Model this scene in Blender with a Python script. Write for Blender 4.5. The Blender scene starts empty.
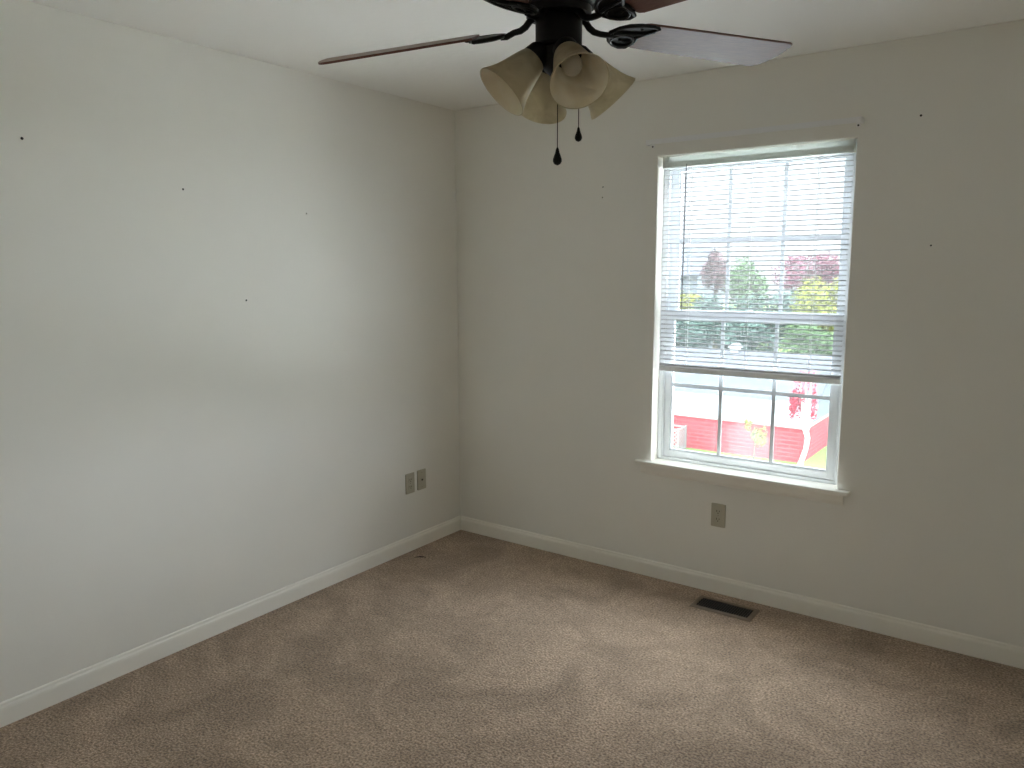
import bpy, math, random
from mathutils import Vector, Matrix
R = math.radians
sc = bpy.context.scene
col = sc.collection

# ------------------------------------------------------------------ camera
def make_camera():
    f, yaw, pitch, roll = 766.0, -0.62293, -0.14701, -0.00403
    cy, sy, cp, sp = math.cos(yaw), math.sin(yaw), math.cos(pitch), math.sin(pitch)
    fwd = Vector((sy*cp, cy*cp, sp)); right = Vector((cy, -sy, 0)); up = right.cross(fwd)
    c, s = math.cos(roll), math.sin(roll)
    r2 = c*right + s*up; u2 = -s*right + c*up
    cam = bpy.data.cameras.new('camera')
    cam.sensor_width = 36.0; cam.lens = f/1024*36.0; cam.clip_start = 0.05; cam.clip_end = 600
    o = bpy.data.objects.new('camera', cam); col.objects.link(o)
    m = Matrix((r2, u2, -fwd)).transposed().to_4x4()
    m.translation = Vector((2.86798, -3.45018, 1.55080))
    o.matrix_world = m
    sc.camera = o
make_camera()

# ------------------------------------------------------------------ light
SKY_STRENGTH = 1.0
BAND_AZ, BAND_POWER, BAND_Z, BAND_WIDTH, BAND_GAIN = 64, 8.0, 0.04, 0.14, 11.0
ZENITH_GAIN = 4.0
SLATC = 0.48
BOUNCE_PAVING = 0.28  # reflectance of the unseen paving added to bounce daylight indoors
BOUNCE_CONC = 0.8  # reflectance of the unseen slab added as a second bounce surface
CLAMP = 1.05
EXPOSURE = 3.06
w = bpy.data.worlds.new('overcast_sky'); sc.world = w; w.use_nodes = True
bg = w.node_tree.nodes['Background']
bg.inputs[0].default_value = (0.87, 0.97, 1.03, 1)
def added_sky_band():
    # overcast with a bright band added for room light low over the horizon, to the right of what the window shows
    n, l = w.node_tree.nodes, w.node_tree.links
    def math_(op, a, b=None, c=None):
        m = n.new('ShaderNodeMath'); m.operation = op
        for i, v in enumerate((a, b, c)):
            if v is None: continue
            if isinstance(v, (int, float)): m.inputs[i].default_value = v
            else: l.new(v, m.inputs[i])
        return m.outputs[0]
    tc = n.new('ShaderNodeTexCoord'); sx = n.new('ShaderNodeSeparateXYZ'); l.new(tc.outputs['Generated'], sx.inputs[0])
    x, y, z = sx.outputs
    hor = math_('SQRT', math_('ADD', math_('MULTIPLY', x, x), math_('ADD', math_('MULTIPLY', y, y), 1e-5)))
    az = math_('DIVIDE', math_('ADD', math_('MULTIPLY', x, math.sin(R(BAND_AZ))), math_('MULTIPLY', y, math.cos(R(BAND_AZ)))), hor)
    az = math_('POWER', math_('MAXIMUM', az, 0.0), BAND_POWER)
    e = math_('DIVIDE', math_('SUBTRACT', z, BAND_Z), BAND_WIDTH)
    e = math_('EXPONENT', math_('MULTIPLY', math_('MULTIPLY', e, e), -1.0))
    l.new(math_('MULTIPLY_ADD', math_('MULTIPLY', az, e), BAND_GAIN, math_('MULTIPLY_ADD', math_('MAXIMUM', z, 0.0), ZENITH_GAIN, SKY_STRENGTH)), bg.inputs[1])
added_sky_band()
for loc, rz in [((1.687, 0.2, 1.347), 0)]:
    pl = bpy.data.lights.new('window_daylight_portal', 'AREA'); pl.shape = 'RECTANGLE'; pl.size = 0.92; pl.size_y = 1.5
    pl.cycles.is_portal = True
    po = bpy.data.objects.new('window_daylight_portal', pl); col.objects.link(po)
    po.location = loc; po.rotation_euler = (R(-90), 0, rz)
vs = sc.view_settings
sc.display_settings.display_device = 'sRGB'
vs.view_transform = 'Standard'; vs.look = 'None'; vs.exposure = EXPOSURE; vs.gamma = 1.0; vs.use_curve_mapping = False
sc.cycles.max_bounces = 16; sc.cycles.diffuse_bounces = 10; sc.cycles.transparent_max_bounces = 16
sc.cycles.caustics_reflective = False; sc.cycles.caustics_refractive = False
sc.cycles.sample_clamp_indirect = 4.0; sc.cycles.sample_clamp_direct = CLAMP/2**EXPOSURE

# ------------------------------------------------------------------ materials
def new_mat(name):
    m = bpy.data.materials.new(name); m.use_nodes = True
    return m, m.node_tree.nodes, m.node_tree.links, m.node_tree.nodes['Principled BSDF']
def pbr(name, c, rough=0.6, metal=0.0, var=0.0, vscale=8.0, bump=0.0, bscale=120.0, bdist=0.002, spec=0.5, stretch=None, c2=None, detail=4.0):
    m, n, l, b = new_mat(name)
    b.inputs['Base Color'].default_value = (*c, 1); b.inputs['Roughness'].default_value = rough
    b.inputs['Metallic'].default_value = metal; b.inputs['Specular IOR Level'].default_value = spec
    tc = n.new('ShaderNodeTexCoord'); src = tc.outputs['Object']
    if stretch:
        mp = n.new('ShaderNodeMapping'); mp.inputs['Scale'].default_value = stretch
        l.new(src, mp.inputs['Vector']); src = mp.outputs['Vector']
    if var or c2:
        t = n.new('ShaderNodeTexNoise'); t.inputs['Scale'].default_value = vscale; t.inputs['Detail'].default_value = detail
        l.new(src, t.inputs['Vector'])
        r = n.new('ShaderNodeValToRGB'); r.color_ramp.elements[0].position = 0.3; r.color_ramp.elements[1].position = 0.7
        lo = c2 if c2 else tuple(x*(1-var) for x in c); hi = c if c2 else tuple(min(1, x*(1+var)) for x in c)
        r.color_ramp.elements[0].color = (*lo, 1); r.color_ramp.elements[1].color = (*hi, 1)
        l.new(t.outputs['Fac'], r.inputs['Fac']); l.new(r.outputs['Color'], b.inputs['Base Color'])
    if bump:
        t = n.new('ShaderNodeTexNoise'); t.inputs['Scale'].default_value = bscale; t.inputs['Detail'].default_value = 3
        l.new(src, t.inputs['Vector'])
        bp = n.new('ShaderNodeBump'); bp.inputs['Strength'].default_value = bump; bp.inputs['Distance'].default_value = bdist
        l.new(t.outputs['Fac'], bp.inputs['Height']); l.new(bp.outputs['Normal'], b.inputs['Normal'])
    return m

WALL = pbr('wall_paint', (0.83, 0.815, 0.765), 0.75, var=0.012, vscale=3, bump=0.12, bscale=90, spec=0.3)
CEIL = pbr('ceiling_paint', (0.90, 0.89, 0.86), 0.9, bump=0.35, bscale=28, bdist=0.004, spec=0.2)
TRIM = pbr('trim_paint', (0.89, 0.865, 0.80), 0.4, var=0.01, vscale=5)
VINYL = pbr('white_vinyl', (0.62, 0.64, 0.66), 0.35, var=0.01, vscale=6)
GRID = pbr('grille_vinyl', (0.46, 0.48, 0.50), 0.4, var=0.01, vscale=6)
LATT = pbr('lattice_paint', (0.16, 0.155, 0.15), 0.8, var=0.05, spec=0.05)
SLAT = pbr('blind_slat_paint', (0.84, 0.86, 0.88), 0.4, var=0.01, vscale=6)
def vinyl_sheet(name, c, trans):
    m, n, l, b = new_mat(name); b.inputs['Base Color'].default_value = (*c, 1); b.inputs['Roughness'].default_value = 0.45
    tr = n.new('ShaderNodeBsdfTranslucent'); tr.inputs['Color'].default_value = (*c, 1)
    mx = n.new('ShaderNodeMixShader'); mx.inputs[0].default_value = trans
    l.new(b.outputs[0], mx.inputs[1]); l.new(tr.outputs[0], mx.inputs[2]); l.new(mx.outputs[0], n['Material Output'].inputs['Surface'])
    return m
BLADE = vinyl_sheet('blind_slat_vinyl', (SLATC, SLATC, SLATC*1.03), 0.15)
HEADV = vinyl_sheet('headrail_vinyl', (0.8, 0.82, 0.8), 0.45)
CORD = pbr('white_cord', (0.8, 0.8, 0.8), 0.8)
WAND = pbr('clear_grey_plastic', (0.16, 0.16, 0.18), 0.25)
RODM = pbr('rod_enamel', (0.82, 0.82, 0.82), 0.4)
DARK = pbr('dark_void', (0.012, 0.012, 0.012), 0.8)
BEIGE = pbr('beige_plastic', (0.46, 0.43, 0.34), 0.4, var=0.02)
BRONZE = pbr('dark_bronze', (0.006, 0.005, 0.005), 0.42, metal=0.0, var=0.3, vscale=30, spec=0.22)
BRASS = pbr('screw_steel', (0.35, 0.33, 0.28), 0.4, metal=0.8)
REGBROWN = pbr('register_brown_enamel', (0.19, 0.135, 0.095), 0.5, var=0.1, vscale=60)
GRILLE = pbr('register_grille_enamel', (0.035, 0.027, 0.022), 0.5, var=0.1, vscale=60)
SPLINT = pbr('dark_splinter', (0.03, 0.012, 0.01), 0.7)
BULB = pbr('frosted_bulb', (0.50, 0.46, 0.38), 0.3)

def carpet_mat():
    m, n, l, b = new_mat('tan_carpet')
    b.inputs['Roughness'].default_value = 1.0; b.inputs['Specular IOR Level'].default_value = 0.05
    b.inputs['Sheen Weight'].default_value = 0.25; b.inputs['Sheen Roughness'].default_value = 0.6
    tc = n.new('ShaderNodeTexCoord')
    def noise(scale, detail, dist=0.0):
        t = n.new('ShaderNodeTexNoise'); t.inputs['Scale'].default_value = scale; t.inputs['Detail'].default_value = detail
        t.inputs['Distortion'].default_value = dist; l.new(tc.outputs['Object'], t.inputs['Vector']); return t
    big = noise(3.2, 5, 1.2); mid = noise(26, 3, 0.4); fine = noise(120, 4)
    def mix(kind, fac, a, bb):
        x = n.new('ShaderNodeMix'); x.data_type = 'RGBA'; x.blend_type = kind; x.inputs[0].default_value = fac
        l.new(a, x.inputs[6]); l.new(bb, x.inputs[7]); return x.outputs[2]
    def ramp(t, lo, hi, a, c):
        r = n.new('ShaderNodeValToRGB'); r.color_ramp.elements[0].position = lo; r.color_ramp.elements[1].position = hi
        r.color_ramp.elements[0].color = (*a, 1); r.color_ramp.elements[1].color = (*c, 1); l.new(t.outputs['Fac'], r.inputs['Fac']); return r.outputs['Color']
    base = ramp(fine, 0.34, 0.66, (0.20, 0.130, 0.083), (0.68, 0.505, 0.365))
    lay = ramp(big, 0.36, 0.64, (0.70, 0.685, 0.665), (1.0, 1.0, 1.0))
    med = ramp(mid, 0.35, 0.65, (0.86, 0.85, 0.84), (1.0, 1.0, 1.0))
    c = mix('MULTIPLY', 1.0, base, lay); c = mix('MULTIPLY', 1.0, c, med)
    l.new(c, b.inputs['Base Color'])
    ad = n.new('ShaderNodeMath'); ad.operation = 'MULTIPLY_ADD'; ad.inputs[1].default_value = 0.5
    l.new(mid.outputs['Fac'], ad.inputs[0]); l.new(fine.outputs['Fac'], ad.inputs[2])
    bp = n.new('ShaderNodeBump'); bp.inputs['Strength'].default_value = 0.8; bp.inputs['Distance'].default_value = 0.008
    l.new(ad.outputs[0], bp.inputs['Height']); l.new(bp.outputs['Normal'], b.inputs['Normal'])
    return m
CARPET = carpet_mat()

def wood_mat():
    m, n, l, b = new_mat('rosewood_laminate')
    b.inputs['Roughness'].default_value = 0.38; b.inputs['Specular IOR Level'].default_value = 0.32
    tc = n.new('ShaderNodeTexCoord'); mp = n.new('ShaderNodeMapping'); mp.inputs['Scale'].default_value = (3, 3, 40)
    l.new(tc.outputs['Generated'], mp.inputs['Vector'])
    t = n.new('ShaderNodeTexNoise'); t.inputs['Scale'].default_value = 3; t.inputs['Detail'].default_value = 6; t.inputs['Distortion'].default_value = 1
    l.new(mp.outputs['Vector'], t.inputs['Vector'])
    r = n.new('ShaderNodeValToRGB'); r.color_ramp.elements[0].position = 0.3; r.color_ramp.elements[1].position = 0.7
    r.color_ramp.elements[0].color = (0.110, 0.042, 0.030, 1); r.color_ramp.elements[1].color = (0.20, 0.090, 0.066, 1)
    l.new(t.outputs['Fac'], r.inputs['Fac']); l.new(r.outputs['Color'], b.inputs['Base Color'])
    return m
WOOD = wood_mat()

def shade_mat(name, lo, hi, trans):
    m, n, l, b = new_mat(name)
    b.inputs['Roughness'].default_value = 0.3
    tc = n.new('ShaderNodeTexCoord'); t = n.new('ShaderNodeTexNoise'); t.inputs['Scale'].default_value = 14; t.inputs['Detail'].default_value = 5
    t.inputs['Distortion'].default_value = 2; l.new(tc.outputs['Object'], t.inputs['Vector'])
    r = n.new('ShaderNodeValToRGB'); r.color_ramp.elements[0].position = 0.3; r.color_ramp.elements[1].position = 0.75
    r.color_ramp.elements[0].color = (*lo, 1); r.color_ramp.elements[1].color = (*hi, 1)
    l.new(t.outputs['Fac'], r.inputs['Fac']); l.new(r.outputs['Color'], b.inputs['Base Color'])
    tr = n.new('ShaderNodeBsdfTranslucent'); l.new(r.outputs['Color'], tr.inputs['Color'])
    mx = n.new('ShaderNodeMixShader'); mx.inputs[0].default_value = trans
    l.new(b.outputs[0], mx.inputs[1]); l.new(tr.outputs[0], mx.inputs[2])
    l.new(mx.outputs[0], n['Material Output'].inputs['Surface'])
    return m
SHADE = shade_mat('tea_stained_glass', (0.54, 0.47, 0.33), (0.70, 0.63, 0.48), 0.5)
SHADE_IN = shade_mat('milky_glass_inside', (0.90, 0.83, 0.70), (0.95, 0.91, 0.82), 0.5)
def glass_mat(name, veil, smudge=None):
    """clear window glass with outdoor glare put in as a pale veil; smudge = (centre, radii) of a hazed patch"""
    m, n, l, b = new_mat(name); n.remove(b)
    out = n['Material Output']
    tp = n.new('ShaderNodeBsdfTransparent'); gl = n.new('ShaderNodeBsdfGlossy'); gl.inputs['Roughness'].default_value = 0.02
    lw = n.new('ShaderNodeLayerWeight'); lw.inputs['Blend'].default_value = 0.12
    sc_ = n.new('ShaderNodeMath'); sc_.operation = 'MULTIPLY'; sc_.inputs[1].default_value = 0.5; l.new(lw.outputs['Fresnel'], sc_.inputs[0])
    mx = n.new('ShaderNodeMixShader'); l.new(sc_.outputs[0], mx.inputs[0]); l.new(tp.outputs[0], mx.inputs[1]); l.new(gl.outputs[0], mx.inputs[2])
    tl = n.new('ShaderNodeBsdfTranslucent'); tl.inputs['Color'].default_value = (0.95, 0.95, 0.95, 1)
    m2 = n.new('ShaderNodeMixShader'); m2.inputs[0].default_value = veil  # pale veil over the pane imitates washed-out glare
    l.new(mx.outputs[0], m2.inputs[1]); l.new(tl.outputs[0], m2.inputs[2])
    if smudge:
        (cx, cz), (rx, rz), amt = smudge
        tc = n.new('ShaderNodeTexCoord')
        mp = n.new('ShaderNodeMapping'); mp.inputs['Location'].default_value = (-cx/rx, 0, -cz/rz); mp.inputs['Scale'].default_value = (1/rx, 0, 1/rz)
        l.new(tc.outputs['Object'], mp.inputs['Vector'])
        ns = n.new('ShaderNodeTexNoise'); ns.inputs['Scale'].default_value = 14; ns.inputs['Detail'].default_value = 4
        l.new(tc.outputs['Object'], ns.inputs['Vector'])
        ln = n.new('ShaderNodeVectorMath'); ln.operation = 'LENGTH'; l.new(mp.outputs['Vector'], ln.inputs[0])
        ad = n.new('ShaderNodeMath'); ad.operation = 'ADD'; l.new(ln.outputs['Value'], ad.inputs[0]); l.new(ns.outputs['Fac'], ad.inputs[1])
        mr = n.new('ShaderNodeMapRange'); mr.interpolation_type = 'SMOOTHSTEP'
        mr.inputs[1].default_value = 1.5; mr.inputs[2].default_value = 0.7; mr.inputs[3].default_value = veil; mr.inputs[4].default_value = amt
        l.new(ad.outputs[0], mr.inputs[0]); l.new(mr.outputs[0], m2.inputs[0])
    l.new(m2.outputs[0], out.inputs['Surface'])
    return m
GLASS_UP = glass_mat("window_glass", 0.010)
GLASS_LOW = glass_mat("window_glass_hazed", 0.007, ((1.72, 0.74), (0.22, 0.15), 0.020))

# ------------------------------------------------------------------ mesh builder
class MB:
    def __init__(s): s.v = []; s.f = []; s.m = []
    def add(s, vs, fs, mi=0):
        k = len(s.v); s.v += [tuple(x) for x in vs]
        for q in fs: s.f.append(tuple(i+k for i in q)); s.m.append(mi)
        return s
    def box(s, a, b, mi=0):
        (x0, y0, z0), (x1, y1, z1) = a, b
        vs = [(x0,y0,z0),(x1,y0,z0),(x1,y1,z0),(x0,y1,z0),(x0,y0,z1),(x1,y0,z1),(x1,y1,z1),(x0,y1,z1)]
        return s.add(vs, [(0,3,2,1),(4,5,6,7),(0,1,5,4),(1,2,6,5),(2,3,7,6),(3,0,4,7)], mi)
    def prism(s, poly, mapf, t0, t1, mi=0):
        """closed 2-D outline poly swept from t0 to t1; mapf(u, v, t) -> point"""
        n = len(poly)
        vs = [mapf(u, v, t0) for u, v in poly] + [mapf(u, v, t1) for u, v in poly]
        fs = [tuple(range(n))[::-1], tuple(range(n, 2*n))] + [(i, (i+1) % n, n+(i+1) % n, n+i) for i in range(n)]
        return s.add(vs, fs, mi)
    def lathe(s, prof, o, ax, seg=32, mi=0, closed=False):
        """profile of (t along axis, radius)"""
        ax = Vector(ax).normalized(); o = Vector(o)
        u = ax.orthogonal().normalized(); v = ax.cross(u)
        vs = []; fs = []
        for t, r in prof:
            for k in range(seg):
                a = 2*math.pi*k/seg; vs.append(o + ax*t + (u*math.cos(a) + v*math.sin(a))*r)
        n = len(prof)
        for i in range(n if closed else n-1):
            j = (i+1) % n
            for k in range(seg):
                k2 = (k+1) % seg; fs.append((i*seg+k, i*seg+k2, j*seg+k2, j*seg+k))
        if not closed:
            fs.append(tuple(range(seg))[::-1]); fs.append(tuple((n-1)*seg+k for k in range(seg)))
        return s.add(vs, fs, mi)
    def tube(s, pts, r, seg=8, mi=0, loop=False):
        pts = [Vector(p) for p in pts]; n = len(pts); vs = []; fs = []
        rs = r if isinstance(r, (list, tuple)) else [r]*n
        u = None
        for i, p in enumerate(pts):
            if loop: d = pts[(i+1) % n] - pts[i-1]
            else: d = pts[min(i+1, n-1)] - pts[max(i-1, 0)]
            d.normalize()
            u = d.orthogonal().normalized() if u is None else (u - d*u.dot(d)).normalized()
            v = d.cross(u)
            for k in range(seg):
                a = 2*math.pi*k/seg; vs.append(p + (u*math.cos(a) + v*math.sin(a))*rs[i])
        for i in range(n if loop else n-1):
            j = (i+1) % n
            for k in range(seg):
                k2 = (k+1) % seg; fs.append((i*seg+k, i*seg+k2, j*seg+k2, j*seg+k))
        if not loop:
            fs.append(tuple(range(seg))[::-1]); fs.append(tuple((n-1)*seg+k for k in range(seg)))
        return s.add(vs, fs, mi)
    def build(s, name, mats, parent=None, smooth=None, bevel=0.0, origin=None):
        me = bpy.data.meshes.new(name)
        me.from_pydata(s.v, [], s.f)
        for mt in (mats if isinstance(mats, (list, tuple)) else [mats]): me.materials.append(mt)
        me.polygons.foreach_set('material_index', s.m)
        import bmesh
        b = bmesh.new(); b.from_mesh(me); bmesh.ops.recalc_face_normals(b, faces=b.faces); b.to_mesh(me); b.free()
        if smooth is not None:
            me.shade_smooth(); me.set_sharp_from_angle(angle=R(smooth))
        o = bpy.data.objects.new(name, me); col.objects.link(o)
        if parent is not None:
            o.parent = parent
            p = parent; off = Vector((0, 0, 0))
            while p is not None: off += p.location; p = p.parent
            o.location = -off
        elif origin is not None:
            me.transform(Matrix.Translation(-Vector(origin))); o.location = origin
        if bevel:
            md = o.modifiers.new('bevel', 'BEVEL'); md.width = bevel; md.segments = 2; md.limit_method = 'ANGLE'; md.angle_limit = R(40)
        return o
def tag(o, label=None, cat=None, group=None, kind=None):
    if label: o['label'] = label
    if cat: o['category'] = cat
    if group: o['group'] = group
    if kind: o['kind'] = kind
    return o
def empty(name, loc):
    o = bpy.data.objects.new(name, None); col.objects.link(o); o.location = loc; o.empty_display_size = 0.1
    return o
def struct(o): o['kind'] = 'structure'; return o

# ------------------------------------------------------------------ the room
W, D, H, T = 3.62, 4.30, 2.44, 0.17         # wall_back (with the window) is y = 0, the left wall is x = 0
WX0, WX1, WZ0, WZ1 = 1.247, 2.127, 0.600, 2.083
struct(MB().box((-T, -D-T, -0.12), (W+T, T, 0)).build('floor', CARPET))
struct(MB().box((-T, -D-T, H), (W+T, T, H+0.12)).build('ceiling', CEIL))
struct(MB().box((-T, -D-T, 0), (0, T, H)).build('wall_left', WALL))
struct(MB().box((0, -D-T, 0), (W, -D, H)).build('wall_front', WALL))
def holed_wall(name, length, holes, mapf):
    """wall of the given length with window openings (u0, u1); mapf(u, depth, z) -> point"""
    b = MB(); us = [0] + [x for h in holes for x in h] + [length]; zs = [0, WZ0, WZ1, H]; n = len(us)
    vs = [mapf(u, d, z) for d in (0, T) for z in zs for u in us]
    I = lambda k, j, i: k*4*n + j*n + i
    fs = []; rv = []
    for j in range(3):
        for i in range(n-1):
            if j == 1 and i % 2 == 1:
                c = [(j, i), (j, i+1), (j+1, i+1), (j+1, i)]
                for q in range(4):
                    p, r = c[q], c[(q+1) % 4]; rv.append((I(0, *p), I(0, *r), I(1, *r), I(1, *p)))
                continue
            for k in (0, 1): fs.append((I(k, j, i), I(k, j, i+1), I(k, j+1, i+1), I(k, j+1, i)))
    for i in range(n-1):
        for j in (0, 3): fs.append((I(0, j, i), I(0, j, i+1), I(1, j, i+1), I(1, j, i)))
    for j in range(3):
        for i in (0, n-1): fs.append((I(0, j, i), I(0, j+1, i), I(1, j+1, i), I(1, j, i)))
    b.v = [tuple(v) for v in vs]; b.f = fs + rv; b.m = [0]*len(fs) + [1]*len(rv)
    ob = b.build(name, [WALL, TRIM])
    md = ob.modifiers.new('rounded corner bead', 'BEVEL'); md.width = 0.004; md.segments = 3; md.limit_method = 'ANGLE'; md.angle_limit = R(40)
    return struct(ob)
holed_wall('wall_back', W, [(WX0, WX1)], lambda u, d, z: (u, d, z))
struct(MB().box((W, -D-T, 0), (W+T, T, H)).build('wall_right', WALL))
# baseboards: small ogee on top
BBP = [(0, 0), (0.012, 0), (0.012, 0.058), (0.011, 0.066), (0.007, 0.073), (0.006, 0.080), (0.003, 0.084), (0, 0.084)]
struct(MB().prism(BBP, lambda u, v, t: (u, t, v), -D, 0).build('baseboard_left', TRIM))
struct(MB().prism(BBP, lambda u, v, t: (t, -u, v), 0.012, W-0.012).build('baseboard_back', TRIM))
struct(MB().prism(BBP, lambda u, v, t: (W-u, t, v), -D, 0).build('baseboard_right', TRIM))
struct(MB().prism(BBP, lambda u, v, t: (t, -D+u, v), 0.012, W-0.012).build('baseboard_front', TRIM))

# ------------------------------------------------------------------ window
def window(name, lower_glass):
    win = empty(name, (1.687, 0.1, 0.60)); win['kind'] = 'structure'
    # vinyl main frame: jambs, head, sill and the stops that guide the sashes
    f = MB()
    y0, y1 = 0.070, 0.160
    for a, b in (((WX0, y0, WZ0), (WX0+0.022, y1, WZ1)), ((WX1-0.022, y0, WZ0), (WX1, y1, WZ1)),
                 ((WX0+0.022, y0, WZ1-0.022), (WX1-0.022, y1, WZ1)), ((WX0+0.022, y0, WZ0), (WX1-0.022, y1, WZ0+0.018))):
        f.box(a, b)
    for xa, xb in ((WX0+0.022, WX0+0.030), (WX1-0.030, WX1-0.022)):   # jamb liners
        f.box((xa, 0.112, WZ0+0.018), (xb, 0.116, WZ1-0.022))
        f.box((xa, 0.072, WZ0+0.018), (xb, 0.078, WZ1-0.022))
    f.build('frame', VINYL, win, bevel=0.0015)
    def sash(name, yc, z0, z1, botrail, toprail, glass):
        s = MB(); xa, xb = WX0+0.024, WX1-0.024; st = 0.037
        ya, yb = yc-0.015, yc+0.015
        s.box((xa, ya, z0), (xa+st, yb, z1)); s.box((xb-st, ya, z0), (xb, yb, z1))
        s.box((xa+st, ya, z0), (xb-st, yb, z0+botrail)); s.box((xa+st, ya, z1-toprail), (xb-st, yb, z1))
        # glazing bead, a thin step round the glass
        gx0, gx1, gz0, gz1 = xa+st, xb-st, z0+botrail, z1-toprail; e = 0.007
        for a, b in (((gx0, yc-0.010, gz0), (gx0+e, yc+0.010, gz1)), ((gx1-e, yc-0.010, gz0), (gx1, yc+0.010, gz1)),
                     ((gx0+e, yc-0.010, gz0), (gx1-e, yc+0.010, gz0+e)), ((gx0+e, yc-0.010, gz1-e), (gx1-e, yc+0.010, gz1))):
            s.box(a, b)
        so = s.build(name, VINYL, win, bevel=0.0015)
        MB().box((gx0+0.003, yc-0.002, gz0+0.003), (gx1-0.003, yc+0.002, gz1-0.003)).build('pane', glass, so)
        g = MB(); gw = 0.0085
        for k in (1, 2):
            x = gx0 + (gx1-gx0)*k/3; g.box((x-gw, yc-0.0065, gz0+e), (x+gw, yc-0.0022, gz1-e))
        zc = (gz0+gz1)/2
        for k in range(3):
            a = gx0 + (gx1-gx0)*k/3 + (gw if k else e); b = gx0 + (gx1-gx0)*(k+1)/3 - (gw if k < 2 else e)
            g.box((a, yc-0.0065, zc-gw), (b, yc-0.0022, zc+gw))
        g.build('muntin_grid', GRID, so)
        return so
    lo = sash('lower_sash', 0.095, WZ0+0.018, 1.350, 0.034, 0.032, lower_glass)
    sash('upper_sash', 0.132, 1.318, WZ1-0.022, 0.032, 0.034, GLASS_UP)
    lk = MB()                                                         # sash lock on the meeting rail
    lk.box((1.662, 0.088, 1.350), (1.712, 0.106, 1.357)); lk.lathe([(0, 0.009), (0.007, 0.009), (0.009, 0.006)], (1.687, 0.097, 1.357), (0, 0, 1), 16)
    lk.box((1.684, 0.078, 1.360), (1.690, 0.097, 1.365))
    lk.build('sash_lock', VINYL, lo)
    # stool (inside sill board) with horns and rounded nose, and the apron under it
    s = MB(); poly = [(1.170, 0), (1.170, -0.030), (1.176, -0.036), (2.181, -0.036), (2.187, -0.030), (2.187, 0), (WX1, 0), (WX1, 0.07), (WX0, 0.07), (WX0, 0)]
    s.prism(poly, lambda u, v, t: (u, v, t), 0.584, 0.604); s.build('sill', TRIM, win, bevel=0.006)
    a = MB(); ap = [(0, 0), (-0.012, 0), (-0.012, -0.030), (-0.009, -0.040), (-0.005, -0.047), (-0.003, -0.050), (0, -0.050)]
    a.prism(ap, lambda u, v, t: (t, u, 0.584+v), 1.195, 2.160); a.build('apron', TRIM, win)
    return win
window('window_1', GLASS_LOW)

def blind():
    x0, x1, yc = 1.264, 2.112, 0.040
    b = empty('window_blind', (1.688, yc, 2.03))
    tag(b, 'white horizontal mini blind pulled up partway in the window', 'blind')
    h = MB(); h.prism([(yc-0.014, 2.030), (yc+0.014, 2.030), (yc+0.014, WZ1-0.001), (yc+0.011, WZ1-0.001), (yc+0.011, 2.033), (yc-0.011, 2.033), (yc-0.011, 2.057), (yc-0.014, 2.057)], lambda u, v, t: (t, u, v), x0, x1)  # back lip carried up to the head to block light above the rail
    for xa in (x0, x1-0.016): h.box((xa-0.002, yc-0.017, 2.028), (xa+0.018, yc+0.016, WZ1-0.0005))     # end brackets
    h.build('headrail', HEADV, b)
    s = MB(); z = 2.018; n = 0
    def slat(z, tilt):
        pts = []
        hw = 0.0125
        for k in range(5):
            u = -1 + k*0.5
            pts.append((u*hw*math.cos(tilt), u*hw*math.sin(tilt) + 0.0036*(1-u*u)))
        th = 0.0005
        poly = [(p, q-th) for p, q in pts] + [(p, q+th) for p, q in reversed(pts)]
        s.prism(poly, lambda u, v, t: (t, yc+u, z+v), x0+0.003, x1-0.003)
    while z > 1.094: slat(z, R(2)); z -= 0.0215
    zz = 1.0925
    while zz > 1.0860: slat(zz, 0); zz -= 0.0020
    s.build('slats', BLADE, b, smooth=35)
    r = MB(); r.prism([(yc-0.011, 1.058), (yc+0.011, 1.058), (yc+0.0125, 1.062), (yc+0.0125, 1.079), (yc+0.010, 1.0835), (yc-0.010, 1.0835), (yc-0.0125, 1.079), (yc-0.0125, 1.062)], lambda u, v, t: (t, u, v), x0+0.002, x1-0.002)
    r.build('bottom_rail', SLAT, b)
    for x in (1.40, 1.69, 1.976):
        c = MB()
        for dy in (-0.0135, 0.0135): c.tube([(x, yc+dy, 2.03), (x, yc+dy, 1.07)], 0.0008, 5)
        c.tube([(x+0.004, yc, 2.03), (x+0.004, yc, 1.07)], 0.0007, 5)
        c.build('ladder_cord', CORD, b)
    wd = MB(); wd.tube([(1.384, yc-0.019, 2.040), (1.384, yc-0.024, 2.030), (1.384, yc-0.025, 2.02), (1.381, yc-0.026, 1.358)], [0.0015, 0.0015, 0.003, 0.003], 6)
    tag(wd.build('tilt_wand', WAND, b), 'dark grey tilt wand')
blind()

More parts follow.
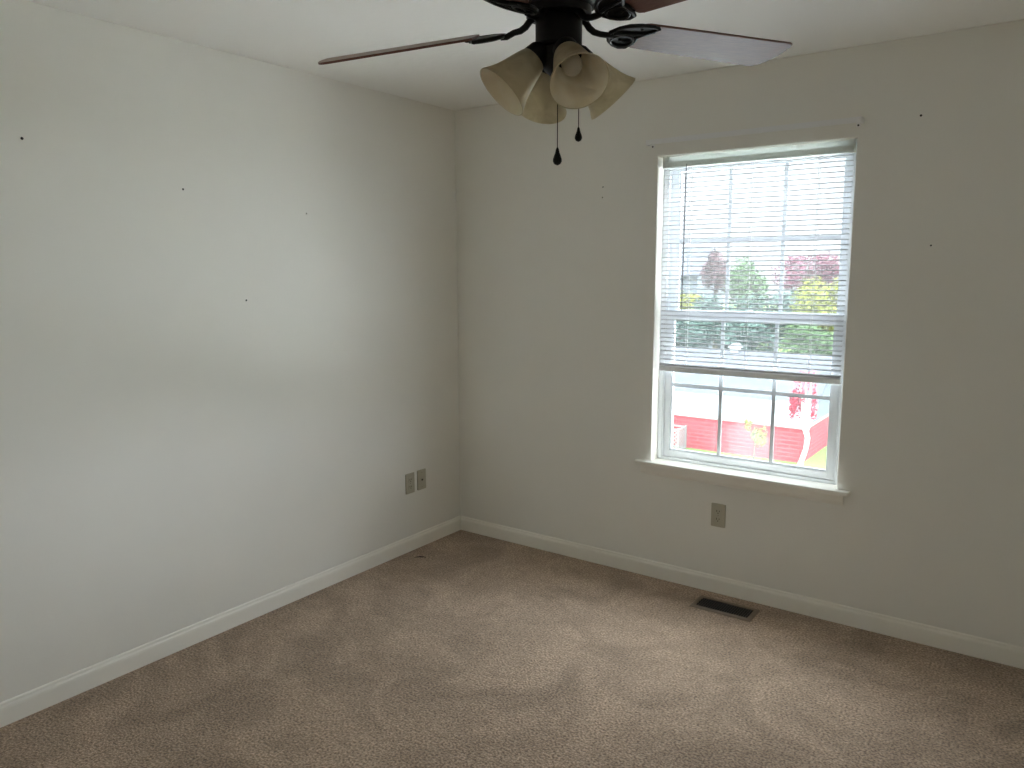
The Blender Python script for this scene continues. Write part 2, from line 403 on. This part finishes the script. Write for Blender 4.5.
def curtain_rod():
    x0, x1, z, o = 1.200, 2.149, 2.144, 0.050
    e = empty('curtain_rod', (1.675, 0, z)); tag(e, 'flat white curtain rod on the wall above the window', 'curtain rod')
    b = MB(); hh = 0.011
    path = [(x0, -0.002), (x0, -o+0.014), (x0+0.004, -o+0.005), (x0+0.013, -o), (x1-0.013, -o), (x1-0.004, -o+0.005), (x1, -o+0.014), (x1, -0.002)]
    # C section: face, with lips folded back at top and bottom
    def off(i, d):
        p = Vector(path[i]); a = Vector(path[max(i-1, 0)]); c = Vector(path[min(i+1, len(path)-1)])
        t = (c-a).normalized(); return p + Vector((-t.y, t.x))*d
    sec = [(0, -hh), (0, hh), (0.007, hh), (0.007, hh-0.003), (0.0015, hh-0.0015), (0.0015, -hh+0.0015), (0.007, -hh+0.003), (0.007, -hh)]
    vs = []; fs = []; m = len(sec)
    for i in range(len(path)):
        for d, zz in sec:
            q = off(i, d); vs.append((q.x, q.y, z+zz))
    for i in range(len(path)-1):
        for k in range(m):
            k2 = (k+1) % m; fs.append((i*m+k, i*m+k2, (i+1)*m+k2, (i+1)*m+k))
    fs += [tuple(range(m)), tuple((len(path)-1)*m+k for k in range(m))]
    b.add(vs, fs); b.build('rod', RODM, e)
    for x in (x0, x1):
        s = 1 if x == x0 else -1
        k = MB(); xa, xb = sorted((x+s*0.010, x+s*0.0125))
        k.box((xa, -0.036, z-0.008), (xb, -0.0015, z+0.008)); xa, xb = sorted((x+s*0.0125, x+s*0.028)); k.box((xa, -0.002, z-0.020), (xb, -0.0002, z+0.008))
        k.lathe([(0, 0.004), (0.002, 0.004)], (x+s*0.020, -0.002, z-0.015), (0, -1, 0), 10, 1)
        k.build('bracket', [RODM, DARK], e)
curtain_rod()

# ------------------------------------------------------------------ wall plates
def plate(name, c, wall, label, cat, kind):
    """built on the window wall (facing -y), turned for the left wall (facing +x)"""
    def mp(u, v, d):    # u along wall, v up, d out of wall
        return (c[0]+u, -d, c[2]+v) if wall == 'back' else (d, c[1]+u, c[2]+v)
    t = empty(name, c); tag(t, label, cat)
    def rect(hw, hh, d0, d1, r=0.004, mi=0, cu=0, cv=0, b=None):
        poly = []
        for sx, sy, a0 in ((1, 1, 0), (-1, 1, 90), (-1, -1, 180), (1, -1, 270)):
            for k in range(4):
                a = R(a0+30*k); poly.append((cu+sx*(hw-r)+r*math.cos(a), cv+sy*(hh-r)+r*math.sin(a)))
        b.prism(poly, mp, d0, d1, mi)
    p = MB(); rect(0.035, 0.057, 0.0002, 0.004, b=p); rect(0.0325, 0.0545, 0.004, 0.0058, b=p); p.build('cover_plate', BEIGE, t)
    if kind == 'duplex':
        for sv in (1, -1):
            r = MB(); cv = sv*0.0195
            rect(0.0165, 0.0145, 0.0058, 0.0078, r=0.009, cv=cv, b=r)
            ro = r.build('receptacle', BEIGE, t)
            s = MB()
            for su, hh in ((-0.0063, 0.0045), (0.0063, 0.0036)):
                rect(0.0013, hh, 0.0078, 0.0081, r=0.0005, cu=su, cv=cv+0.003, b=s)
            rect(0.0024, 0.0024, 0.0078, 0.0081, r=0.0022, cv=cv-0.0075, b=s)
            s.build('slots', DARK, ro)
        w_ = MB(); rect(0.003, 0.003, 0.0058, 0.0068, r=0.0028, b=w_); w_.build('screw', BRASS, t)
    else:
        j = MB(); rect(0.0065, 0.0065, 0.0058, 0.010, r=0.006, b=j); jo = j.build('cable_jack', BRASS, t)
        k = MB(); rect(0.0042, 0.0042, 0.0100, 0.0106, r=0.004, b=k); k.build('socket_hole', DARK, jo)
        for sv in (0.042, -0.042):
            w_ = MB(); rect(0.003, 0.003, 0.0058, 0.0068, r=0.0028, cv=sv, b=w_); w_.build('screw', BRASS, t)
plate('power_outlet', (1.605, 0, 0.387), 'back', 'beige power outlet below the window sill', 'outlet', 'duplex')
plate('power_outlet', (0, -0.434, 0.386), 'left', 'beige power outlet left of the cable plate near the corner', 'outlet', 'duplex')
plate('cable_outlet', (0, -0.340, 0.387), 'left', 'beige wall plate with one round cable jack, closest to the corner', 'cable outlet', 'jack')

# ------------------------------------------------------------------ nail holes
def hole(p, wall, label, r=0.0042):
    n = (0, -1, 0) if wall == 'back' else (1, 0, 0)
    b = MB(); b.lathe([(0.0001, r*1.5), (0.0005, r*1.35), (0.0007, r)], p, n, 14, 0)
    b.lathe([(0.0007, r), (0.0009, r*0.8), (0.0010, r*0.3)], p, n, 12, 1)
    tag(b.build('nail_hole', [WALL, DARK], origin=p), label, 'nail hole', 'nail holes in the walls')
hole((0, -2.252, 1.993), 'left', 'dark nail hole in the left wall, topmost and farthest from the corner', 0.005)
hole((0, -1.682, 1.874), 'left', 'dark nail hole in the left wall, second farthest from the corner')
hole((0, -1.074, 1.814), 'left', 'dark nail hole in the left wall, closest to the corner', 0.0036)
hole((0, -1.420, 1.4285), 'left', 'dark nail hole in the left wall, lowest one, halfway up the wall')
hole((0.953, 0, 1.961), 'back', 'upper nail hole of the pair left of the window', 0.0034)
hole((0.951, 0, 1.910), 'back', 'lower nail hole of the pair left of the window', 0.0034)
hole((2.355, 0, 2.1415), 'back', 'dark nail hole to the right of the curtain rod end', 0.0045)
hole((2.423, 0, 1.642), 'back', 'faint nail hole in the wall right of the window, halfway up the blind', 0.0035)

# ------------------------------------------------------------------ floor register and the splinter
def register():
    x0, x1, y0, y1 = 1.562, 1.850, -0.228, -0.084
    t = empty('floor_register', ((x0+x1)/2, (y0+y1)/2, 0)); tag(t, 'brown metal floor vent in the carpet below the window', 'floor vent')
    f = MB(); ix0, ix1, iy0, iy1 = x0+0.022, x1-0.022, y0+0.024, y1-0.024
    def ring(o, i, z0, z1):
        (a0, a1, b0, b1), (c0, c1, d0, d1) = o, i
        vs = [(a0,b0,z0),(a1,b0,z0),(a1,b1,z0),(a0,b1,z0),(c0,d0,z1),(c1,d0,z1),(c1,d1,z1),(c0,d1,z1)]
        f.add(vs, [(k, (k+1) % 4, 4+(k+1) % 4, 4+k) for k in range(4)])
    e = 0.006
    ring((x0, x1, y0, y1), (x0+e, x1-e, y0+e, y1-e), 0.0005, 0.006)
    ring((x0+e, x1-e, y0+e, y1-e), (ix0, ix1, iy0, iy1), 0.006, 0.006)
    ring((ix0, ix1, iy0, iy1), (ix0, ix1, iy0, iy1), 0.006, 0.0012)
    f.build('frame', REGBROWN, t)
    MB().box((ix0+0.0005, iy0+0.0005, 0.0004), (ix1-0.0005, iy1-0.0005, 0.0014)).build('duct_opening', DARK, t)
    g = MB(); nx = 22
    for k in range(1, nx):
        x = ix0 + (ix1-ix0)*k/nx; g.box((x-0.0013, iy0, 0.0015), (x+0.0013, iy1, 0.0055))
    for k in (1, 2, 3):
        y = iy0 + (iy1-iy0)*k/4; g.box((ix0, y-0.0015, 0.0015), (ix1, y+0.0015, 0.0050))
    g.build('grille', GRILLE, t)
    l = MB(); l.box((x1-0.016, (y0+y1)/2-0.006, 0.006), (x1-0.013, (y0+y1)/2+0.006, 0.010)); l.build('damper_lever', REGBROWN, t)
register()
sp = MB(); sp.tube([(0.098, -0.515, 0.004), (0.122, -0.497, 0.007), (0.136, -0.485, 0.006), (0.150, -0.478, 0.003)], [0.001, 0.0035, 0.003, 0.001], 7)
tag(sp.build('wood_splinter', SPLINT, origin=(0.124, -0.496, 0)), 'tiny dark splinter lying on the carpet near the corner', 'debris')

# ------------------------------------------------------------------ ceiling fan
def fan():
    cx, cy, zb = 1.800, -1.760, 2.148
    f = empty('ceiling_fan', (cx, cy, H)); tag(f, 'dark bronze ceiling fan with five wooden blades and four glass lights', 'ceiling fan')
    C = Vector((cx, cy, 0)); up = (0, 0, 1)
    MB().lathe([(2.385, 0.030), (2.392, 0.050), (2.405, 0.064), (2.425, 0.070), (H-0.0005, 0.071)], C, up, 40).build('canopy', BRONZE, f, smooth=40)
    MB().lathe([(2.345, 0.013), (2.388, 0.013)], C, up, 20).build('downrod', BRONZE, f, smooth=40)
    MB().lathe([(2.187, 0.055), (2.188, 0.088), (2.196, 0.100), (2.212, 0.116), (2.225, 0.126), (2.232, 0.131), (2.290, 0.131), (2.298, 0.128), (2.310, 0.112), (2.325, 0.075), (2.338, 0.040), (2.346, 0.018)], C, up, 56).build('motor_housing', BRONZE, f, smooth=30)
    MB().lathe([(2.166, 0.060), (2.167, 0.080), (2.186, 0.080), (2.187, 0.050)], C, up, 48).build('flywheel', BRONZE, f, smooth=30)
    MB().lathe([(2.094, 0.040), (2.096, 0.053), (2.101, 0.0575), (2.160, 0.0575), (2.164, 0.0555), (2.167, 0.050)], C, up, 48).build('switch_housing', BRONZE, f, smooth=30)
    # blades with scrolled irons
    for k in range(5):
        az = R(57.1 + 72*k); dr = R(-1.0); pit = R(-14.9)
        if k == 2: dr = R(-4.0); pit = R(-21.5)       # the blade over the left wall sags and twists a little
        d = Vector((math.cos(az)*math.cos(dr), math.sin(az)*math.cos(dr), math.sin(dr)))
        n = Vector((-math.sin(az), math.cos(az), 0)); u0 = d.cross(n)
        t = n*math.cos(pit) + u0*math.sin(pit); nn = d.cross(t)
        B = Vector((cx, cy, zb))
        def at(r, s, h=0.0): return B + d*r + t*s + nn*h
        Rm = 0.660 if k == 2 else 0.672
        out = [(0.214, -0.040), (0.220, -0.049), (0.232, -0.0535), (0.40, -0.058), (Rm-0.010, -0.0635), (Rm-0.002, -0.0600)]
        for q in range(13):                             # long rounded corner
            a = R(90*q/12); out.append((Rm-0.062+0.062*max(0, math.cos(a))**0.9, -0.045+0.1085*math.sin(a)**1.05))
        out += [(0.40, 0.058), (0.232, 0.0535), (0.220, 0.049), (0.214, 0.040)]
        bl = MB().prism(out, at, 0.0, 0.006).build('blade', WOOD, f, bevel=0.0012)
        ir = MB()
        # arm from the flywheel: drops, then runs out to the blade
        P = [C + Vector((math.cos(az)*r, math.sin(az)*r, z)) for r, z in ((0.064, 2.168), (0.074, 2.162), (0.084, 2.150), (0.097, 2.142), (0.114, 2.139))]
        P += [at(0.135, 0, -0.008), at(0.150, 0, -0.008)]
        ir.tube(P, [0.0085, 0.0085, 0.0085, 0.008, 0.0075, 0.0075, 0.006], 10)
        # pierced leaf plate under the blade root, an oval frame, a ring and two scroll lobes
        leaf = [(0.140, -0.008), (0.154, -0.028), (0.176, -0.044), (0.205, -0.053), (0.240, -0.054), (0.256, -0.051), (0.240, -0.032), (0.225, -0.014), (0.217, -0.004),
                (0.220, 0.010), (0.218, 0.026), (0.210, 0.044), (0.192, 0.048), (0.170, 0.040), (0.152, 0.026), (0.142, 0.010)]
        ir.prism(leaf, at, -0.0045, -0.0008)
        ir.tube([at(r, s, -0.0045) for r, s in leaf], 0.0055, 8, loop=True)
        ir.tube([at(0.184+0.030*math.cos(a), 0.016+0.024*math.sin(a), -0.007) for a in [2*math.pi*i/20 for i in range(20)]], 0.0040, 8, loop=True)
        ir.tube([at(0.150, -0.004, -0.006), at(0.170, -0.012, -0.007), at(0.200, -0.016, -0.007), at(0.228, -0.022, -0.007), at(0.252, -0.038, -0.006)], [0.005, 0.0045, 0.004, 0.0035, 0.003], 8)
        ir.tube([at(0.176, 0.014, -0.007), at(0.192, 0.019, -0.007), at(0.206, 0.012, -0.007)], 0.003, 8)
        for r, s in ((0.215, -0.036), (0.213, 0.0), (0.222, 0.027)):
            ir.lathe([(0, 0.005), (0.002, 0.0045), (0.003, 0.002)], at(r, s, -0.0045), -nn, 10)
        ir.build('blade_iron', BRONZE, bl, smooth=40)
    # light kit
    MB().lathe([(2.020, 0.006), (2.022, 0.016), (2.030, 0.022), (2.040, 0.034), (2.060, 0.047), (2.082, 0.050), (2.092, 0.046), (2.094, 0.036)], C, up, 40).build('light_fitter', BRONZE, f, smooth=35)
    tilt = R(45)
    for k in range(4):
        az = R(-38.7 + 90*k)
        h = Vector((math.cos(az), math.sin(az), 0)); ax = (h*math.sin(tilt) - Vector((0, 0, 1))*math.cos(tilt)).normalized()
        mouth = C + h*0.147 + Vector((0, 0, 1.982)); neck = mouth - ax*0.125
        ar = MB()
        ar.tube([C + h*0.038 + Vector((0, 0, 2.075)), C + h*0.050 + Vector((0, 0, 2.079)), neck - ax*0.020], 0.010, 10)
        ar.lathe([(-0.030, 0.012), (-0.026, 0.024), (-0.016, 0.030), (0.004, 0.0325), (0.018, 0.0335), (0.019, 0.0315)], neck, ax, 28)
        ar.build('lamp_socket', BRONZE, f, smooth=40)
        outer = [(0.0, 0.026), (0.006, 0.0315), (0.022, 0.0375), (0.045, 0.0435), (0.070, 0.0495), (0.090, 0.0555), (0.106, 0.0620), (0.117, 0.0680), (0.123, 0.0715), (0.1255, 0.0720)]
        inner = [(t, r-0.0035) for t, r in reversed(outer[:-1])]
        sb = MB().lathe(outer + [(0.1255, 0.0695)] + inner, neck, ax, 48, closed=True)
        sb.m = [1 if q // 48 >= len(outer) else 0 for q in range(len(sb.f))]
        s = sb.build('lamp_shade', [SHADE, SHADE_IN], f, smooth=40)
        tag(s, 'tea-coloured bell-shaped glass shade')
        bp = [(0.004, 0.012), (0.022, 0.0135), (0.030, 0.017), (0.042, 0.0245), (0.055, 0.0290), (0.066, 0.0295), (0.077, 0.0255), (0.084, 0.0180), (0.088, 0.0080), (0.0885, 0.001)]
        MB().lathe([(t-0.008, r*0.84) for t, r in bp], neck, ax, 28).build('bulb', BULB, s, smooth=60)
    # pull chains with teardrop pendants
    rt = Vector((math.cos(R(35.7)), math.sin(R(35.7)), 0)); bk = Vector((math.cos(R(125.7)), math.sin(R(125.7)), 0))
    for start, ztop, zend, sc_ in ((C - rt*0.002 + bk*0.0, 2.022, 1.857, 1.15), (C + rt*0.053 + bk*0.026, 2.112, 1.911, 0.95)):
        c = MB(); pts = [start + Vector((0, 0, z)) for z in (ztop, zend)]
        if ztop > 2.05: pts = [C + (rt*0.9 + bk*0.44)*0.054 + Vector((0, 0, 2.118)), C + (rt*0.9+bk*0.44)*0.061 + Vector((0, 0, 2.112))] + [start + Vector((0, 0, z)) for z in (2.09, zend)]
        c.tube(pts, 0.0011, 6); co = c.build('pull_chain', BRONZE, f)
        MB().lathe([(t*sc_, r*sc_) for t, r in ((0, 0.0015), (-0.004, 0.0035), (-0.010, 0.0045), (-0.018, 0.0075), (-0.025, 0.0098), (-0.030, 0.0098), (-0.035, 0.0070), (-0.038, 0.0015))], start + Vector((0, 0, zend)), up, 18).build('pendant', BRONZE, co, smooth=60)
fan()

# ------------------------------------------------------------------ outside
ZG = -10.45
GRASS = pbr('lawn', (0.060, 0.085, 0.024), 0.95, c2=(0.045, 0.065, 0.020), vscale=1.5, spec=0.03)
struct(MB().box((-160, -90, ZG-0.5), (160, 260, ZG)).build('ground', GRASS))
BOUNCE_SLAB = pbr('bounce_slab_concrete', (BOUNCE_CONC, BOUNCE_CONC*0.985, BOUNCE_CONC*0.95), 0.9, var=0.04, vscale=0.6)
BOUNCE_PAVE = pbr('added_bounce_paving', (BOUNCE_PAVING, BOUNCE_PAVING, BOUNCE_PAVING*0.97), 0.9, var=0.05, vscale=0.6)
struct(MB().box((-70, 0.3, ZG-0.2), (3.9, 41.0, ZG+0.03)).build('path', BOUNCE_PAVE))  # unseen paving, added to throw daylight up through the window
struct(MB().box((3.9, -60, ZG-0.2), (70, 41.0, ZG+0.03)).build('added_bounce_slab', BOUNCE_SLAB))  # unseen pale slab, added only as a daylight reflector
def siding(name, c, mort, cw, ch, gap):
    m, n, l, b = new_mat(name); b.inputs['Roughness'].default_value = 0.9; b.inputs['Specular IOR Level'].default_value = 0.03
    tc = n.new('ShaderNodeTexCoord'); mp = n.new('ShaderNodeMapping'); mp.inputs['Rotation'].default_value = (R(90), 0, 0)
    l.new(tc.outputs['Object'], mp.inputs['Vector'])
    br = n.new('ShaderNodeTexBrick'); br.inputs['Scale'].default_value = 1.0; br.inputs['Brick Width'].default_value = cw; br.inputs['Row Height'].default_value = ch
    br.inputs['Mortar Size'].default_value = gap; br.inputs['Color1'].default_value = (*c, 1); br.inputs['Color2'].default_value = (*[x*0.82 for x in c], 1); br.inputs['Mortar'].default_value = (*mort, 1)
    l.new(mp.outputs['Vector'], br.inputs['Vector']); l.new(br.outputs['Color'], b.inputs['Base Color'])
    return m
BRICK = siding('red_brick', (0.115, 0.014, 0.018), (0.135, 0.036, 0.036), 1.1, 0.26, 0.03)
SHING = siding('grey_shingles', (0.031, 0.0335, 0.038), (0.024, 0.026, 0.0295), 1.4, 0.34, 0.03)
WSID = pbr('white_siding', (0.40, 0.41, 0.43), 0.6, var=0.03)
BSID = pbr('pale_blue_siding', (0.050, 0.058, 0.064), 0.8, var=0.03, vscale=2, spec=0.03)
def house():
    x0, x1, y0, y1, ze, yr, zr = -46.0, -9.62, 45.0, 57.0, -8.2, 51.0, -4.35
    e = empty('neighbour_house', ((x0+x1)/2, (y0+y1)/2, ZG)); tag(e, 'low red brick house with long grey gabled roof seen through the window', 'house')
    MB().box((x0, y0, ZG-0.2), (x1, y1, ze)).build('brick_wall', BRICK, e)
    g = MB(); g.prism([(y0, ze), (y1, ze), (yr, zr-0.1)], lambda u, v, t: (t, u, v), x0, x1+0.02); g.build('gable_siding', BSID, e)
    def slope(ya, za, yb, zb_, th, xa, xb, name, mat):
        b = MB(); dn = Vector((0, -(zb_-za), yb-ya)).normalized()*th
        b.prism([(ya, za), (yb, zb_), (yb+dn.y, zb_+dn.z), (ya+dn.y, za+dn.z)], lambda u, v, t: (t, u, v), xa, xb); return b.build(name, mat, e)
    sl = (zr-ze)/(yr-y0)
    slope(y0+1.75, ze+1.75*sl, yr, zr, 0.15, x0-0.3, x1+0.35, 'roof', SHING)
    slope(y1+0.4, ze-0.4*sl, yr, zr, 0.15, x0-0.3, x1+0.35, 'roof', SHING)
    slope(y0-0.10, ze-0.10*sl, y0+1.75, ze+1.75*sl, 0.17, x0-0.3, x1+0.35, 'eave_panel', WSID)
    f = MB(); f.box((x1, y0-0.02, ze-0.14), (x1+0.08, y1, ze+0.04)); f.box((x0, y0-0.11, ze-0.06), (x1+0.3, y0-0.03, ze+0.10)); f.build('fascia', WSID, e)
    c = MB(); px, py = -16.25, 51.0
    c.box((px-0.30, py-0.30, zr-0.30), (px+0.30, py+0.30, zr+0.32))
    c.prism([(-0.45, 0), (0.45, 0), (0.12, 0.30), (-0.12, 0.30)], lambda u, v, t: (px+u, t, zr+0.32+v), py-0.45, py+0.45)
    tag(c.build('roof_cupola', WSID, e), 'white cupola on the roof ridge')
house()

rng = random.Random(7)
def leaf_mat(name, a, b_): return pbr(name, a, 0.85, c2=b_, vscale=2.2, spec=0.06)
BARK = pbr('bark', (0.03, 0.027, 0.02), 0.95, var=0.2, vscale=4, spec=0.03)
PALE = pbr('pale_bark', (0.50, 0.47, 0.45), 0.85, var=0.1, vscale=4)
def crown_mesh(b, c, rx, ry, rz, n, size, lumps=9):
    """leaf blades scattered over lumps that make up a crown"""
    cs = []
    for k in range(lumps):
        a = rng.uniform(0, 2*math.pi); q = rng.uniform(-0.6, 0.75); rr = math.sqrt(1-q*q)*0.62
        cs.append((Vector((c[0]+rx*rr*math.cos(a), c[1]+ry*rr*math.sin(a), c[2]+rz*q*0.72)), rng.uniform(0.34, 0.55)))
    cs.append((Vector(c), 0.75))
    for k in range(n):
        p0, s = cs[k % len(cs)]
        d = Vector((rng.gauss(0, 1), rng.gauss(0, 1), rng.gauss(0, 1))).normalized()
        rad = rng.uniform(0.7, 1.05)*s
        p = p0 + Vector((d.x*rx, d.y*ry, d.z*rz))*rad
        nrm = (d + Vector((rng.uniform(-1, 1), rng.uniform(-1, 1), rng.uniform(-1, 1)))*0.7).normalized()
        u = nrm.orthogonal().normalized(); v = nrm.cross(u)
        l = size*rng.uniform(0.6, 1.3); w_ = l*0.55
        b.add([p-u*l, p-v*w_+nrm*l*0.15, p+u*l, p+v*w_+nrm*l*0.15], [(0, 1, 2, 3)])
def tree(name, label, x, y, ztop, hw, zlow, mats, n=1500, size=0.30, cat='tree'):
    t = empty(name, (x, y, ZG)); tag(t, label, cat, 'trees beyond the neighbour house')
    zc = (ztop+zlow)/2; rz = (ztop-zlow)/2
    tr = MB(); tr.tube([(x, y, ZG-0.1), (x+0.1, y, (ZG+zlow)/2), (x-0.1, y, zlow+rz*0.6), (x, y, zc+rz*0.3)], [0.38, 0.30, 0.22, 0.08], 9)
    for k in range(5):
        a = k*1.3; tr.tube([(x-0.05, y, zlow+rz*0.4+0.1*k), (x+math.cos(a)*hw*0.45, y+math.sin(a)*hw*0.45, zc+rz*0.25)], [0.12, 0.03], 6)
    tr.build('trunk', BARK, t)
    c = MB(); crown_mesh(c, (x, y, zc), hw, hw, rz, n, size); c.build('crown', mats, t)
L_RED = leaf_mat('red_leaves', (0.066, 0.022, 0.032), (0.050, 0.020, 0.028))
L_YEL = leaf_mat('yellow_green_leaves', (0.072, 0.076, 0.010), (0.055, 0.064, 0.010))
L_GRN = leaf_mat('green_leaves', (0.034, 0.058, 0.024), (0.026, 0.046, 0.022))
L_TEAL = leaf_mat('blue_green_leaves', (0.027, 0.044, 0.036), (0.020, 0.034, 0.030))
L_BRN = leaf_mat('red_brown_leaves', (0.056, 0.034, 0.036), (0.044, 0.030, 0.032))
tree('broadleaf_tree', 'red leaved tree with rounded crown far beyond the house at right', -21.36, 89, 4.15, 3.66, -1.94, L_RED, 3000, 0.188)
tree('broadleaf_tree', 'bright yellow green tree in front of the red crown beyond the house', -13.86, 66, 1.18, 3.08, -5.61, L_YEL, 3400, 0.180)
tree('broadleaf_tree', 'round topped green tree at the centre of the tree row beyond the house', -25.38, 81, 2.99, 2.64, -4.26, L_GRN, 3200, 0.195)
tree('broadleaf_tree', 'wide dark blue green tree left of the yellow green one', -20.43, 73, 0.72, 3.63, -7.09, L_TEAL, 4200, 0.187)
tree('broadleaf_tree', 'blue green tree left of the round topped green tree', -23.05, 66, -0.35, 2.78, -6.53, L_TEAL, 3800, 0.175)
tree('broadleaf_tree', 'narrow red brown tree left of centre beyond the house', -32.28, 89, 4.56, 1.82, -2.48, L_BRN, 2400, 0.193)
tree('broadleaf_tree', 'yellowish green tree at the left end of the tree row', -29.57, 73, -0.27, 2.86, -5.22, L_YEL, 2600, 0.187)
tree('broadleaf_tree', 'dark low tree just behind the left part of the house roof', -23.90, 59, -1.90, 2.80, -6.20, L_TEAL, 3800, 0.170)
tree('broadleaf_tree', 'dark low tree just behind the middle of the house roof', -18.20, 59, -2.00, 2.60, -6.00, L_TEAL, 3600, 0.170)
tree('broadleaf_tree', 'low green tree just behind the right end of the house roof', -12.90, 59, -2.40, 2.30, -6.00, L_GRN, 3400, 0.170)

def far_house():
    x0, x1, y = -52.0, -37.3, 95.0
    e = empty('far_house', ((x0+x1)/2, y+5, ZG)); tag(e, 'distant house with a blue grey roof behind the trees at left', 'house')
    MB().box((x0, y, ZG), (x1, y+10, 0.9)).build('wall', BSID, e)
    b = MB(); b.prism([(y-0.5, 0.6), (y+5, 4.3), (y+10.5, 0.6), (y+10.5, 0.9), (y+5, 4.6), (y-0.5, 0.9)], lambda u, v, t: (t, u, v), x0-0.4, x1+0.4)
    b.build('roof', SHING, e)
far_house()

def lattice():
    x0, x1, y0, y1, z1 = -18.75, -17.25, 43.4, 44.7, -8.95
    e = empty('lattice_screen', ((x0+x1)/2, (y0+y1)/2, ZG)); tag(e, 'white lattice screen box standing against the red brick wall', 'lattice screen')
    p = MB()
    for x in (x0, x1):
        for y in (y0, y1): p.box((x-0.05, y-0.05, ZG-0.1), (x+0.05, y+0.05, z1+0.10))
    for z in (ZG+0.08, z1):
        p.box((x0, y0-0.04, z-0.05), (x1, y0+0.04, z+0.05)); p.box((x1-0.04, y0, z-0.05), (x1+0.04, y1, z+0.05)); p.box((x0-0.04, y0, z-0.05), (x0+0.04, y1, z+0.05)); p.box((x0, y1-0.04, z-0.05), (x1, y1+0.04, z+0.05))
    p.build('frame', LATT, e)
    def panel(mapf, length, h):
        b = MB(); s = 0.26; w_ = 0.042
        k = -h
        while k < length:
            for sgn in (1, -1):
                a0 = k; pts = []
                u0 = max(0, a0); u1 = min(length, a0+h)
                if u1 - u0 < 0.03: continue
                va, vb = u0-a0, u1-a0
                if sgn < 0: va, vb = h-va, h-vb
                d = 0.012*sgn
                b.prism([(u0, va-w_), (u1, vb-w_), (u1, vb+w_), (u0, va+w_)], mapf, d-0.008, d+0.008)
            k += s
        b.build('lattice_panel', LATT, e)
    h = z1-ZG-0.15
    panel(lambda u, v, t: (x0+u, y0+t, ZG+0.1+v), x1-x0, h)
    panel(lambda u, v, t: (x1+t, y0+u, ZG+0.1+v), y1-y0, h)
lattice()

def yard_tree():
    x, y = -9.37, 43.4
    t = empty('ornamental_tree', (x, y, ZG)); tag(t, 'slim white trunked tree with red leaves near the house corner', 'tree')
    b = MB()
    b.tube([(x-0.05, y, ZG-0.1), (x+0.02, y, ZG+0.15), (x+0.1, y, ZG+0.5), (x+0.32, y, ZG+1.3), (x+0.40, y, ZG+2.0), (x+0.22, y, ZG+2.6)], [0.30, 0.20, 0.16, 0.14, 0.15, 0.17], 10)
    b.tube([(x+0.22, y, ZG+2.6), (x+0.05, y, ZG+3.4), (x-0.10, y+0.1, ZG+4.6), (x-0.3, y, ZG+5.6)], [0.13, 0.10, 0.07, 0.02], 8)
    b.tube([(x+0.24, y, ZG+2.55), (x+0.36, y, ZG+3.3), (x+0.42, y, ZG+4.6), (x+0.45, y, ZG+5.7)], [0.13, 0.11, 0.08, 0.02], 8)
    b.tube([(x+0.2, y, ZG+2.7), (x+0.2, y, ZG+4.0), (x+0.1, y, ZG+5.6)], [0.10, 0.06, 0.02], 8)
    b.build('trunk', PALE, t)
    c = MB()
    crown_mesh(c, (x-0.35, y, ZG+4.1), 0.42, 0.42, 1.5, 900, 0.085, 7)
    crown_mesh(c, (x+0.62, y, ZG+4.0), 0.22, 0.30, 1.3, 300, 0.08, 5)
    crown_mesh(c, (x+0.1, y, ZG+5.4), 0.7, 0.6, 0.7, 260, 0.075, 6)
    c.build('crown', leaf_mat('crimson_leaves', (0.16, 0.012, 0.022), (0.11, 0.012, 0.02)), t)
yard_tree()
def sapling():
    x, y = -12.3, 43.8
    t = empty('sapling', (x, y, ZG)); tag(t, 'small yellow green sapling in front of the brick wall', 'shrub')
    b = MB(); b.tube([(x, y, ZG-0.1), (x+0.05, y, ZG+1.2), (x-0.05, y, ZG+2.3)], [0.06, 0.045, 0.02], 7)
    b.tube([(x+0.04, y, ZG+1.0), (x+0.4, y, ZG+1.9)], [0.035, 0.01], 6); b.tube([(x+0.02, y, ZG+1.3), (x-0.4, y, ZG+2.2)], [0.035, 0.01], 6)
    b.build('stem', BARK, t)
    c = MB(); crown_mesh(c, (x+0.20, y, ZG+1.60), 0.55, 0.5, 0.85, 320, 0.10, 8); crown_mesh(c, (x-0.45, y, ZG+2.3), 0.30, 0.3, 0.45, 90, 0.09, 4)
    c.build('leaves', L_YEL, t)
sapling()
